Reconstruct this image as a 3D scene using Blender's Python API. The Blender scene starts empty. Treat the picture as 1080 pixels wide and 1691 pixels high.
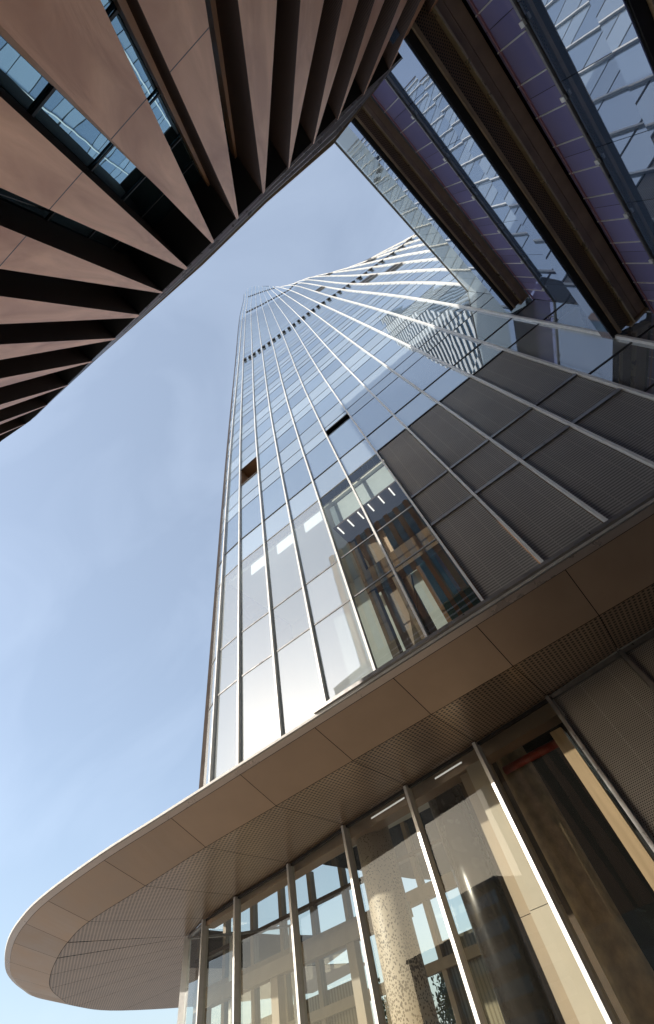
import bpy, math, random
from mathutils import Vector as V
random.seed(7)
C = bpy.context.scene
COL = C.collection
R = math.radians

# ------------------------------------------------------------------ camera
F, ZX, ZY, CX, CY, IW, IH = 630.0, 397.5, 435.5, 540.0, 845.5, 1080.0, 1691.0
EYE = 1.6
def _basis():
    z = V((ZX - CX, -(ZY - CY), -F)).normalized()
    fw = V((0, 0, -1)); h = (fw - z * fw.dot(z)).normalized()
    r = h.cross(z)
    a = R(22.690224); c, s = math.cos(a), math.sin(a)
    return (r * c - h * s, r * s + h * c, z)          # rows: world x, y, z in camera axes
BX, BY, BZ = _basis()
if True:
    # rotate so that world x runs along the tower front
    a = R(22.690224); c, s = math.cos(a), math.sin(a)
    z = V((ZX - CX, -(ZY - CY), -F)).normalized()
    fw = V((0, 0, -1)); h = (fw - z * fw.dot(z)).normalized(); r = h.cross(z)
    BX = r * c - h * s; BY = r * s + h * c; BZ = z
def at(px, py, h):
    """point at height h above the eye that lies on the sight line of a photo pixel"""
    d = V((px - CX, -(py - CY), -F)); w = V((BX.dot(d), BY.dot(d), BZ.dot(d)))
    return V((w.x / w.z * h, w.y / w.z * h, EYE + h))
cam_d = bpy.data.cameras.new('camera'); cam = bpy.data.objects.new('camera', cam_d); COL.objects.link(cam)
cam_d.sensor_fit = 'VERTICAL'; cam_d.sensor_height = 36; cam_d.lens = F / IH * 36
cam_d.clip_start = 0.05; cam_d.clip_end = 5000
from mathutils import Matrix
M = Matrix(((BX.x, BX.y, BX.z, 0), (BY.x, BY.y, BY.z, 0), (BZ.x, BZ.y, BZ.z, EYE), (0, 0, 0, 1)))
cam.matrix_world = M
C.camera = cam

# ------------------------------------------------------------------ light
SUN = V((-0.589, -0.755, 0.287)).normalized()
elev = math.asin(SUN.z); azim = math.atan2(SUN.x, SUN.y)
w = bpy.data.worlds.new('World'); C.world = w; w.use_nodes = True
wn = w.node_tree; wn.nodes.clear()
wo = wn.nodes.new('ShaderNodeOutputWorld'); bg = wn.nodes.new('ShaderNodeBackground')
sky = wn.nodes.new('ShaderNodeTexSky'); sky.sky_type = 'NISHITA'; sky.sun_disc = False
sky.sun_elevation = elev; sky.sun_rotation = azim; sky.air_density = 1.0; sky.dust_density = 1.6; sky.ozone_density = 1.6
tc = wn.nodes.new('ShaderNodeTexCoord'); mp = wn.nodes.new('ShaderNodeMapping'); mp.inputs['Scale'].default_value = (1.2, 2.2, 2.0)
nz = wn.nodes.new('ShaderNodeTexNoise'); nz.inputs['Scale'].default_value = 1.6; nz.inputs['Detail'].default_value = 6
nz.inputs['Distortion'].default_value = .6
cr = wn.nodes.new('ShaderNodeMapRange'); cr.inputs[1].default_value = .42; cr.inputs[2].default_value = .78
cr.inputs[3].default_value = 0.25; cr.inputs[4].default_value = .37
mx = wn.nodes.new('ShaderNodeMixRGB'); mx.inputs[2].default_value = (5.2, 6.0, 7.3, 1)
L = wn.links.new
L(tc.outputs['Generated'], mp.inputs[0]); L(mp.outputs[0], nz.inputs[0]); L(nz.outputs[0], cr.inputs[0]); L(cr.outputs[0], mx.inputs[0])
L(sky.outputs[0], mx.inputs[1]); L(mx.outputs[0], bg.inputs[0]); bg.inputs[1].default_value = 0.118; L(bg.outputs[0], wo.inputs[0])
sl = bpy.data.lights.new('sun', 'SUN'); sl.energy = 2.6; sl.angle = R(.5); sl.color = (1.0, .93, .83)
so = bpy.data.objects.new('sun', sl); COL.objects.link(so); so.rotation_euler = SUN.to_track_quat('Z', 'Y').to_euler()
C.view_settings.view_transform = 'Standard'; C.view_settings.look = 'None'; C.view_settings.exposure = 0.9; C.view_settings.gamma = 1
C.render.engine = 'CYCLES'
cy = C.cycles; cy.max_bounces = 9; cy.diffuse_bounces = 4; cy.glossy_bounces = 5; cy.transmission_bounces = 4; cy.transparent_max_bounces = 10
cy.caustics_reflective = False; cy.caustics_refractive = False; cy.use_denoising = True; cy.sample_clamp_indirect = 6

# ------------------------------------------------------------------ helpers
BASE = {}
def empty(name, loc, label, cat, group=None):
    o = bpy.data.objects.new(name, None); COL.objects.link(o); o.location = loc
    o.empty_display_size = .5
    o['label'] = label; o['category'] = cat
    if group: o['group'] = group
    BASE[o] = V(loc); return o
def tag(o, label, cat, group=None):
    o['label'] = label; o['category'] = cat
    if group: o['group'] = group
    return o
class MB:
    def __init__(s): s.v = []; s.f = []; s.m = []; s.uv = []
    def face(s, pts, mi=0, uv=None):
        pts = [V(p) for p in pts]; i = len(s.v); s.v += pts; s.f.append(tuple(range(i, i + len(pts)))); s.m.append(mi)
        if uv is None:
            e1 = (pts[1] - pts[0]); e1 = e1.normalized() if e1.length > 1e-9 else V((1, 0, 0))
            n = V((0, 0, 0))
            for k in range(1, len(pts) - 1): n += (pts[k] - pts[0]).cross(pts[k + 1] - pts[0])
            n = n.normalized() if n.length > 1e-12 else V((0, 0, 1)); e2 = n.cross(e1)
            uv = [((p - pts[0]).dot(e1), (p - pts[0]).dot(e2)) for p in pts]
        s.uv += uv
    def box(s, c, a, b, d, mi=0):
        """box with centre c and half vectors a, b, d"""
        c, a, b, d = V(c), V(a), V(b), V(d)
        P = lambda i, j, k: c + a * i + b * j + d * k
        if a.cross(b).dot(d) < 0: a, b = b, a
        for q in (((-1,-1,-1),(-1,1,-1),(1,1,-1),(1,-1,-1)), ((-1,-1,1),(1,-1,1),(1,1,1),(-1,1,1)), ((-1,-1,-1),(1,-1,-1),(1,-1,1),(-1,-1,1)),
                  ((1,1,-1),(-1,1,-1),(-1,1,1),(1,1,1)), ((1,-1,-1),(1,1,-1),(1,1,1),(1,-1,1)), ((-1,1,-1),(-1,-1,-1),(-1,-1,1),(-1,1,1))):
            s.face([P(*k) for k in q], mi)
        return s
    def abox(s, lo, hi, mi=0):
        lo, hi = V(lo), V(hi); h = (hi - lo) / 2
        return s.box((lo + hi) / 2, (h.x, 0, 0), (0, h.y, 0), (0, 0, h.z), mi)
    def bar(s, p, q, side, w, up, t, mi=0):
        p, q = V(p), V(q)
        return s.box((p + q) / 2, (q - p) / 2, V(side).normalized() * w / 2, V(up).normalized() * t / 2, mi)
    def rings(s, rings, mi=0, cap=True, closed=True):
        n = len(rings[0]); run = 0
        for a, b in zip(rings[:-1], rings[1:]):
            for k in range(n if closed else n - 1):
                s.face([a[k], a[(k + 1) % n], b[(k + 1) % n], b[k]], mi)
        if cap: s.face(list(reversed(rings[0])), mi); s.face(rings[-1], mi)
        return s
    def tube(s, pts, r, n=12, mi=0):
        pts = [V(p) for p in pts]; rr = r if isinstance(r, (list, tuple)) else [r] * len(pts); rings = []
        for k, p in enumerate(pts):
            t = (pts[min(k + 1, len(pts) - 1)] - pts[max(k - 1, 0)]).normalized()
            a = t.orthogonal().normalized() if k == 0 else (s._a - t * s._a.dot(t)).normalized(); s._a = a; b = t.cross(a)
            rings.append([p + (a * math.cos(2 * math.pi * j / n) + b * math.sin(2 * math.pi * j / n)) * rr[k] for j in range(n)])
        return s.rings(rings, mi)
    def build(s, name, mats, parent=None, smooth=False, kind=None):
        me = bpy.data.meshes.new(name); base = BASE.get(parent, V((0, 0, 0)))
        me.from_pydata([tuple(p - base) for p in s.v], [], s.f)
        mats = mats if isinstance(mats, (list, tuple)) else [mats]
        for m in mats: me.materials.append(m)
        me.polygons.foreach_set('material_index', s.m)
        ul = me.uv_layers.new(name='UVMap'); ul.data.foreach_set('uv', [c for u in s.uv for c in u])
        if smooth:
            import bmesh
            bm = bmesh.new(); bm.from_mesh(me); bmesh.ops.remove_doubles(bm, verts=bm.verts, dist=1e-5); bm.to_mesh(me); bm.free()
            me.polygons.foreach_set('use_smooth', [True] * len(me.polygons))
        me.update()
        o = bpy.data.objects.new(name, me); COL.objects.link(o)
        if parent: o.parent = parent; BASE[o] = base
        if kind: o['kind'] = kind
        return o

# ------------------------------------------------------------------ materials
def newmat(name):
    m = bpy.data.materials.new(name); m.use_nodes = True; nt = m.node_tree
    return m, nt, nt.nodes, nt.links.new, nt.nodes['Principled BSDF']
def solid(name, col, rough=.6, metal=0.0, var=.12, scale=3.0, bump=.0, spec=.5, bscale=60, stretch=None):
    m, nt, N, K, p = newmat(name)
    p.inputs['Roughness'].default_value = rough; p.inputs['Metallic'].default_value = metal; p.inputs['Specular IOR Level'].default_value = spec
    g = N.new('ShaderNodeTexCoord'); n = N.new('ShaderNodeTexNoise'); n.inputs['Scale'].default_value = scale; n.inputs['Detail'].default_value = 6
    src = g.outputs['Object']
    if stretch:
        mpn = N.new('ShaderNodeMapping'); mpn.inputs['Scale'].default_value = stretch; K(src, mpn.inputs[0]); src = mpn.outputs[0]
    K(src, n.inputs[0])
    r = N.new('ShaderNodeMapRange'); r.inputs[1].default_value = .3; r.inputs[2].default_value = .7; r.inputs[3].default_value = 1 - var; r.inputs[4].default_value = 1 + var
    mu = N.new('ShaderNodeVectorMath'); mu.operation = 'SCALE'; mu.inputs[0].default_value = col
    oi = N.new('ShaderNodeObjectInfo'); tv = math_node(N, K, 'ADD', math_node(N, K, 'MULTIPLY', oi.outputs['Random'], .16), .92)
    K(n.outputs[0], r.inputs[0]); K(math_node(N, K, 'MULTIPLY', r.outputs[0], tv), mu.inputs['Scale']); K(mu.outputs[0], p.inputs['Base Color'])
    r2 = N.new('ShaderNodeMapRange'); r2.inputs[1].default_value = .3; r2.inputs[2].default_value = .7; r2.inputs[3].default_value = max(0, rough - .08); r2.inputs[4].default_value = min(1, rough + .08)
    K(n.outputs[0], r2.inputs[0]); K(r2.outputs[0], p.inputs['Roughness'])
    if bump:
        n2 = N.new('ShaderNodeTexNoise'); n2.inputs['Scale'].default_value = bscale; n2.inputs['Detail'].default_value = 4; K(src, n2.inputs[0])
        b = N.new('ShaderNodeBump'); b.inputs['Strength'].default_value = bump; b.inputs['Distance'].default_value = .01
        K(n2.outputs[0], b.inputs['Height']); K(b.outputs[0], p.inputs['Normal'])
    return m
def math_node(N, K, op, a, b=None, clamp=False):
    n = N.new('ShaderNodeMath'); n.operation = op; n.use_clamp = clamp
    for i, x in enumerate((a, b)):
        if x is None: continue
        if isinstance(x, (int, float)): n.inputs[i].default_value = x
        else: K(x, n.inputs[i])
    return n.outputs[0]
def perforated(name, col, hole, sx, sy, rad, rough=.45, metal=.6, lines=None):
    """sheet metal with a grid of round holes (in UV metres), staggered"""
    m, nt, N, K, p = newmat(name); p.inputs['Roughness'].default_value = rough; p.inputs['Metallic'].default_value = metal
    uvn = N.new('ShaderNodeUVMap'); sep = N.new('ShaderNodeSeparateXYZ'); K(uvn.outputs[0], sep.inputs[0])
    f = lambda op, a, b=None, c=False: math_node(N, K, op, a, b, c)
    v = f('DIVIDE', sep.outputs[1], sy); row = f('FLOOR', v); off = f('MULTIPLY', f('MODULO', row, 2), .5)
    u = f('ADD', f('DIVIDE', sep.outputs[0], sx), off)
    du = f('MULTIPLY', f('SUBTRACT', f('FRACT', u), .5), sx); dv = f('MULTIPLY', f('SUBTRACT', f('FRACT', v), .5), sy)
    d = f('SQRT', f('ADD', f('MULTIPLY', du, du), f('MULTIPLY', dv, dv)))
    msk = f('LESS_THAN', d, rad)
    g = N.new('ShaderNodeTexCoord'); n = N.new('ShaderNodeTexNoise'); n.inputs['Scale'].default_value = 1.3; n.inputs['Detail'].default_value = 5; K(g.outputs['Object'], n.inputs[0])
    r = N.new('ShaderNodeMapRange'); r.inputs[3].default_value = .8; r.inputs[4].default_value = 1.2; K(n.outputs[0], r.inputs[0])
    mu = N.new('ShaderNodeVectorMath'); mu.operation = 'SCALE'; mu.inputs[0].default_value = col; K(r.outputs[0], mu.inputs['Scale'])
    base = mu.outputs[0]
    if lines:
        lw, ls, lc = lines
        lm = f('LESS_THAN', f('FRACT', f('DIVIDE', sep.outputs[0], ls)), lw / ls)
        ml = N.new('ShaderNodeMixRGB'); K(lm, ml.inputs[0]); K(base, ml.inputs[1]); ml.inputs[2].default_value = (*lc, 1); base = ml.outputs[0]
    mc = N.new('ShaderNodeMixRGB'); K(msk, mc.inputs[0]); K(base, mc.inputs[1]); mc.inputs[2].default_value = (*hole, 1); K(mc.outputs[0], p.inputs['Base Color'])
    K(f('MULTIPLY', f('SUBTRACT', 1.0, msk), metal), p.inputs['Metallic'])
    return m
def slatted(name, col, dark, pitch, duty=.5, rough=.5, metal=.3, axis=1, lines=None):
    m, nt, N, K, p = newmat(name); p.inputs['Roughness'].default_value = rough; p.inputs['Metallic'].default_value = metal
    uvn = N.new('ShaderNodeUVMap'); sep = N.new('ShaderNodeSeparateXYZ'); K(uvn.outputs[0], sep.inputs[0])
    f = lambda op, a, b=None, c=False: math_node(N, K, op, a, b, c)
    t = f('FRACT', f('DIVIDE', sep.outputs[axis], pitch)); msk = f('LESS_THAN', t, duty)
    mc = N.new('ShaderNodeMixRGB'); K(msk, mc.inputs[0]); mc.inputs[1].default_value = (*col, 1); mc.inputs[2].default_value = (*dark, 1); out = mc.outputs[0]
    if lines:
        ls, lw, lc = lines
        lm = f('LESS_THAN', f('FRACT', f('ADD', f('DIVIDE', sep.outputs[1 - axis], ls), .3)), lw / ls)
        ml = N.new('ShaderNodeMixRGB'); K(lm, ml.inputs[0]); K(out, ml.inputs[1]); ml.inputs[2].default_value = (*lc, 1); out = ml.outputs[0]
    g = N.new('ShaderNodeTexCoord'); n = N.new('ShaderNodeTexNoise'); n.inputs['Scale'].default_value = .7; n.inputs['Detail'].default_value = 5; K(g.outputs['Object'], n.inputs[0])
    r = N.new('ShaderNodeMapRange'); r.inputs[3].default_value = .75; r.inputs[4].default_value = 1.25; K(n.outputs[0], r.inputs[0])
    mu = N.new('ShaderNodeVectorMath'); mu.operation = 'SCALE'; K(out, mu.inputs[0]); K(r.outputs[0], mu.inputs['Scale']); K(mu.outputs[0], p.inputs['Base Color'])
    b = N.new('ShaderNodeBump'); b.inputs['Strength'].default_value = .6; b.inputs['Distance'].default_value = .02; K(t, b.inputs['Height']); K(b.outputs[0], p.inputs['Normal'])
    return m
def glass(name, refl_col, inner, r0, clear=0.0, tint=(1, 1, 1), wave=.03, wscale=.8, power=1.0, var=.25):
    """flat architectural glass: mirror layer over a dark body or over clear view-through"""
    m, nt, N, K, p = newmat(name); N.remove(p); out = N['Material Output']
    g = N.new('ShaderNodeTexCoord'); n = N.new('ShaderNodeTexNoise'); n.inputs['Scale'].default_value = wscale; n.inputs['Detail'].default_value = 2; K(g.outputs['Object'], n.inputs[0])
    b = N.new('ShaderNodeBump'); b.inputs['Strength'].default_value = wave; b.inputs['Distance'].default_value = .5; K(n.outputs[0], b.inputs['Height'])
    gl = N.new('ShaderNodeBsdfGlossy'); gl.inputs['Color'].default_value = (*refl_col, 1); gl.inputs['Roughness'].default_value = .0; K(b.outputs[0], gl.inputs['Normal'])
    di = N.new('ShaderNodeBsdfDiffuse')
    geo = N.new('ShaderNodeNewGeometry'); r = N.new('ShaderNodeMapRange'); r.inputs[3].default_value = 1 - var; r.inputs[4].default_value = 1 + var; K(geo.outputs['Random Per Island'], r.inputs[0])
    mu = N.new('ShaderNodeVectorMath'); mu.operation = 'SCALE'; mu.inputs[0].default_value = inner; K(r.outputs[0], mu.inputs['Scale']); K(mu.outputs[0], di.inputs[0])
    body = di.outputs[0]
    if clear > 0:
        tr = N.new('ShaderNodeBsdfTransparent'); tr.inputs[0].default_value = (*tint, 1)
        mt = N.new('ShaderNodeMixShader'); mt.inputs[0].default_value = clear; K(di.outputs[0], mt.inputs[1]); K(tr.outputs[0], mt.inputs[2]); body = mt.outputs[0]
    lw = N.new('ShaderNodeLayerWeight'); lw.inputs[0].default_value = .5
    f5 = math_node(N, K, 'POWER', lw.outputs['Facing'], 4.0 / power)
    fac = math_node(N, K, 'ADD', math_node(N, K, 'MULTIPLY', f5, 1 - r0), r0, True)
    ms = N.new('ShaderNodeMixShader'); K(fac, ms.inputs[0]); K(body, ms.inputs[1]); K(gl.outputs[0], ms.inputs[2]); K(ms.outputs[0], out.inputs[0])
    return m
def emit(name, col, st):
    m, nt, N, K, p = newmat(name); p.inputs['Base Color'].default_value = (.8, .8, .8, 1); p.inputs['Emission Color'].default_value = (*col, 1); p.inputs['Emission Strength'].default_value = st; return m

m_white_alu = solid('white_aluminium', (.80, .79, .76), .38, .15, .06, 8)
m_grey_alu = solid('grey_aluminium', (.30, .29, .28), .35, .7, .1, 6)
m_brown_edge = solid('brown_edge_metal', (.13, .10, .08), .4, .4, .1)
m_dark = solid('dark_metal', (.020, .018, .017), .5, .3, .2)
m_joint = solid('facade_joint', (.035, .045, .06), .5)
m_black = solid('black_void', (.006, .006, .007), .8)
m_glass_up = glass('coated_blue_glass', (.92, .965, 1.0), (.15, .20, .255), .50, wave=.0035, wscale=.5)
m_glass_sp = glass('spandrel_blue_glass', (.92, .97, 1.0), (.30, .36, .41), .46, wave=.0035, wscale=.5)
m_glass_low = glass('clear_facade_glass', (.95, .98, 1.0), (.62, .66, .67), .32, clear=.52, tint=(.80, .90, .90), wave=.006, wscale=.4)
m_glass_clr = glass('clearest_facade_glass', (.9, .95, 1.0), (.1, .1, .1), .09, clear=.93, tint=(.86, .90, .86), wave=.004, wscale=.4)
m_glass_lobby = glass('lobby_glass', (.9, .95, 1.0), (.10, .10, .09), .032, clear=.95, tint=(.88, .90, .86), wave=.003, wscale=.7, power=1.1)
m_glass_b3 = glass('blue_wall_glass', (.82, .89, 1.0), (.10, .14, .22), .44, wave=.0012, wscale=1.0)
m_glass_pur = glass('purple_wall_glass', (.78, .78, 1.0), (.33, .31, .60), .32, wave=.0012, wscale=1.0)
m_glass_par = glass('pale_parapet_glass', (.86, .90, .86), (.62, .65, .62), .22, clear=.42, tint=(.9, .95, .94), wave=.003, wscale=1.5)
m_glass_cop = glass('teal_recess_glass', (.55, .80, .95), (.02, .05, .06), .42, wave=.006, wscale=1.0)
m_louvre = slatted('louvre_mesh', (.41, .395, .375), (.21, .202, .195), .07, .5, .45, .1, 1, (.62, .014, (.42, .39, .36)))
m_mesh_low = perforated('grey_perforated_metal', (.36, .33, .29), (.012, .011, .010), .036, .032, .0095, .45, .12, (.014, .62, (.5, .46, .42)))
m_soffit = solid('bronze_soffit_panel', (.44, .315, .222), .40, .45, .07, 1.2, .05, bscale=220)
m_soffit_p = perforated('bronze_perforated_panel', (.44, .32, .228), (.03, .02, .014), .105, .091, .031, .36, .6)
m_fascia = solid('bronze_fascia_metal', (.55, .46, .40), .32, .6, .08, 2)
m_bronze = solid('dark_bronze_metal', (.42, .315, .205), .45, .2, .15, 2.5)
m_bronze_l = solid('light_bronze_lip', (.62, .50, .30), .3, .7, .1, 3)
m_bronze_mesh = perforated('bronze_inset_mesh', (.21, .14, .095), (.010, .008, .007), .045, .04, .013, .5, .15)
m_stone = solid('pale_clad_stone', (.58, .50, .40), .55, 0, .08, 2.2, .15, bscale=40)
m_conc = solid('rough_brown_plaster', (.46, .335, .20), .85, 0, .28, 5, .9, bscale=45)
m_wood = solid('warm_jamb_board', (.42, .29, .17), .5, 0, .12, 2, stretch=(6, 6, .5))
m_red = solid('red_pipe_paint', (.33, .035, .015), .4)
m_whitewall = solid('white_plaster', (.78, .78, .74), .8, 0, .04)
m_pink = solid('pinkish_panel', (.66, .48, .37), .7, 0, .08)
m_brownbeam = solid('brown_steel', (.10, .062, .035), .5, .2, .2)
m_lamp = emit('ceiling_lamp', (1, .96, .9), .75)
m_slot = emit('slit_glow', (1, .96, .9), .28)
m_alu_line = solid('violet_white_trim', (.62, .58, .62), .3, .5, .06)

def copper_mat():
    m, nt, N, K, p = newmat('copper_brown_panel')
    g = N.new('ShaderNodeTexCoord'); geo = N.new('ShaderNodeNewGeometry'); sep = N.new('ShaderNodeSeparateXYZ'); K(geo.outputs['Position'], sep.inputs[0])
    mpn = N.new('ShaderNodeMapping'); mpn.inputs['Scale'].default_value = (3.4, 3.4, .45); K(g.outputs['Object'], mpn.inputs[0])
    n = N.new('ShaderNodeTexNoise'); n.inputs['Scale'].default_value = .9; n.inputs['Detail'].default_value = 5; n.inputs['Distortion'].default_value = .8; K(mpn.outputs[0], n.inputs[0])
    rmp = N.new('ShaderNodeValToRGB'); K(n.outputs[0], rmp.inputs[0]); e = rmp.color_ramp.elements
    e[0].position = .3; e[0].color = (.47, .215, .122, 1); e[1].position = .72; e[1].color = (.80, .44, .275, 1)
    f = lambda op, a, b=None: math_node(N, K, op, a, b)
    j1 = f('LESS_THAN', f('ABSOLUTE', f('SUBTRACT', sep.outputs[2], EYE + 5.0)), .009)
    j2 = f('LESS_THAN', f('ABSOLUTE', f('SUBTRACT', sep.outputs[2], EYE + 10.35)), .007)
    j = f('MAXIMUM', j1, j2)
    mc = N.new('ShaderNodeMixRGB'); K(j, mc.inputs[0]); K(rmp.outputs[0], mc.inputs[1]); mc.inputs[2].default_value = (.02, .013, .01, 1); K(mc.outputs[0], p.inputs['Base Color'])
    p.inputs['Metallic'].default_value = .35; p.inputs['Roughness'].default_value = .46
    b = N.new('ShaderNodeBump'); b.inputs['Strength'].default_value = .06; b.inputs['Distance'].default_value = .25; K(n.outputs[0], b.inputs['Height']); K(b.outputs[0], p.inputs['Normal'])
    return m
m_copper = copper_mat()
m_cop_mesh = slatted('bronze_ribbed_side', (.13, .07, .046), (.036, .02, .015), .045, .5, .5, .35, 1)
m_cop_edge = solid('orange_bronze_edge', (.40, .19, .085), .45, .4)

# ------------------------------------------------------------------ ground
def paving():
    m, nt, N, K, p = newmat('plaza_paving')
    g = N.new('ShaderNodeTexCoord'); br = N.new('ShaderNodeTexBrick'); K(g.outputs['Object'], br.inputs[0])
    br.inputs['Scale'].default_value = 1.0; br.inputs['Mortar Size'].default_value = .006; br.inputs['Brick Width'].default_value = 1.2; br.inputs['Row Height'].default_value = .6
    br.inputs['Color1'].default_value = (.46, .41, .35, 1); br.inputs['Color2'].default_value = (.40, .36, .31, 1); br.inputs['Mortar'].default_value = (.15, .14, .13, 1)
    K(br.outputs[0], p.inputs['Base Color']); p.inputs['Roughness'].default_value = .6; return m
b = MB(); b.face([(-2000, -2000, 0), (2000, -2000, 0), (2000, 2000, 0), (-2000, 2000, 0)])
b.build('ground', solid('earth_and_asphalt', (.16, .15, .14), .9, 0, .2, .05), kind='structure')
b = MB(); b.face([(-60, -45, .004), (45, -45, .004), (45, 45, .004), (-60, 45, .004)])
b.build('plaza', paving(), kind='structure')

# ------------------------------------------------------------------ the tower
FY = 7.77
HB, H18, HR1, HR2, HR3 = 4.4, 19.0, 51.5, 112.0, 165.0
NM = 22
def zz(o, s, pts): return [(o[0] + x / s, o[1] + y / s) for x, y in pts]
xs = [-9.86, -9.10, -7.95, -6.45, -4.93, -3.39, -1.89, -.39, 1.10, 2.57, 4.05, 5.48, 6.90, 8.25]
base = [(-9.86, 8.18), (-9.10, 7.86)] + [(x, FY) for x in xs[2:]] + [(9.5, 7.90), (10.75, 8.10), (12.0, 8.35), (13.2, 8.65), (14.4, 9.0), (15.8, 9.35), (17.2, 9.6), (18.6, 9.9)]
r1 = zz((380, 450), 5.4, [(45, 862), (76, 832), (120, 790), (200, 745), (285, 680), (375, 615), (465, 545), (555, 480), (640, 415), (725, 350), (815, 285), (915, 218), (1005, 155)]) + \
     [(579.8, 469), (601, 454.4), (618.5, 441), (636.5, 428), (654.8, 415), (669.6, 403.5), (682.6, 391.5)]
r2 = zz((390, 450), 10.8, [(65, 800), (115, 765), (175, 725), (265, 682), (362, 632), (460, 583), (560, 525), (655, 475), (748, 425), (845, 373), (955, 313), (1055, 258)])
r3 = zz((390, 450), 10.8, [(130, 500), (165, 468), (210, 442), (275, 420), (350, 394), (418, 367), (485, 345), (550, 324), (620, 302), (695, 280)])
def wrap(p, n, turn0, turn, step):
    """carry a row of points on round the tower's right-hand corner"""
    p = list(p); d = (p[-1] - p[-3]).normalized() if len(p) > 2 else V((1, 0)); a = math.atan2(d.y, d.x) + turn0
    while len(p) < n: p.append(p[-1] + V((math.cos(a), math.sin(a))) * step); a += turn
    return p
P2 = lambda L, h: [at(x, y, h).to_2d() for x, y in L]
lev = []
lev.append((HB, [V(q) for q in base])); lev.append((H18, [V(q) for q in base]))
lev.append((HR1, wrap(P2(r1, HR1), NM, .15, .25, 1.3)))
q2 = P2(r2, HR2)[:11] + [V(p) for p in ((6.95, 11.5), (8.2, 11.8), (9.4, 12.05), (10.45, 12.4), (11.25, 12.95), (11.8, 13.7), (12.1, 14.6), (12.2, 15.6), (12.1, 16.6), (11.9, 17.6), (11.6, 18.5))]
lev.append((HR2, q2))
q3 = P2(r3, HR3)
lev.append((HR3, wrap(q3 + [q3[-1] + V((1.15, .45)), q3[-1] + V((2.15, 1.05))], NM, .3, .16, 1.1)))
rf = zz((390, 450), 10.8, [(140, 385), (165, 340), (212, 288), (285, 246), (345, 240), (402, 240), (465, 243), (528, 246), (592, 247), (650, 248)])
top = []
for k, (x, y) in enumerate(rf):
    a = at(x, y, 1.0); hh = lev[-1][1][k].y * 1.01 / a.y; top.append((a.x * hh, a.y * hh, hh))
htop = [t[2] for t in top] + [top[-1][2]] * (NM - len(top))
ptop = wrap([V(t[:2]) for t in top], NM, .25, .16, 1.1)
# closing points round the back, the same number on every level
def back(p, D):
    r, l = p[-1], p[0]; y0 = l.y
    return [V((r.x + .6, r.y + D * .12)), V((r.x + .3, r.y + D * .3)), V((r.x - 1.5, y0 + D * .75)), V((r.x * .7 + l.x * .3, y0 + D * .95)), V((r.x * .5 + l.x * .5, y0 + D)),
            V((r.x * .25 + l.x * .75, y0 + D * .95)), V((l.x + .3, y0 + D * .8)), V((l.x - .5, y0 + D * .55)), V((l.x - .6, y0 + D * .28)), V((l.x - .35, y0 + D * .08))]
DEP = [22, 22, 20, 15, 11, 10]
NP = NM + 10
LV = [(h, p + back(p, D)) for (h, p), D in zip(lev, DEP)]
def S2(m, h):
    """plan position of tower grid line m (whole number) at height h above the eye"""
    m %= NP; ht = htop[m] if m < NM else htop[0 if m > NM + 5 else NM - 1]
    pts = [(a, p[m]) for a, p in LV] + [(ht, (ptop + back(ptop, DEP[-1]))[m])]
    if h <= pts[1][0]: return pts[0][1]
    n = len(pts)
    for k in range(1, n - 1):
        if h <= pts[k + 1][0] or k == n - 2:
            (h0, p0), (h1, p1) = pts[k], pts[k + 1]; t = (h - h0) / (h1 - h0)
            def tan(i):
                if i <= 1: return V((0, 0))
                if i >= n - 1: return (pts[i][1] - pts[i - 1][1]) / (pts[i][0] - pts[i - 1][0])
                return (pts[i + 1][1] - pts[i - 1][1]) / (pts[i + 1][0] - pts[i - 1][0])
            d = h1 - h0; a, b_ = tan(k) * d, tan(k + 1) * d
            t2, t3 = t * t, t * t * t
            return p0 * (2 * t3 - 3 * t2 + 1) + a * (t3 - 2 * t2 + t) + p1 * (-2 * t3 + 3 * t2) + b_ * (t3 - t2)
_c = {}
def S(m, h):
    k = (m, round(h, 3))
    if k not in _c:
        if abs(m - round(m)) < 1e-6: q = S2(int(round(m)), h)
        else: i = math.floor(m); t = m - i; q = S2(i, h) * (1 - t) + S2(i + 1, h) * t
        _c[k] = V((q.x, q.y, EYE + h))
    return _c[k]
def SN(m, h):
    """outward horizontal normal there"""
    a, b_ = S(m - .35, h), S(m + .35, h); t = (b_ - a); t.z = 0; t.normalize(); return V((t.y, -t.x, 0)), t
def frac_top(m): return htop[m] if m < NM else htop[0 if m > NM + 5 else NM - 1]

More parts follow.
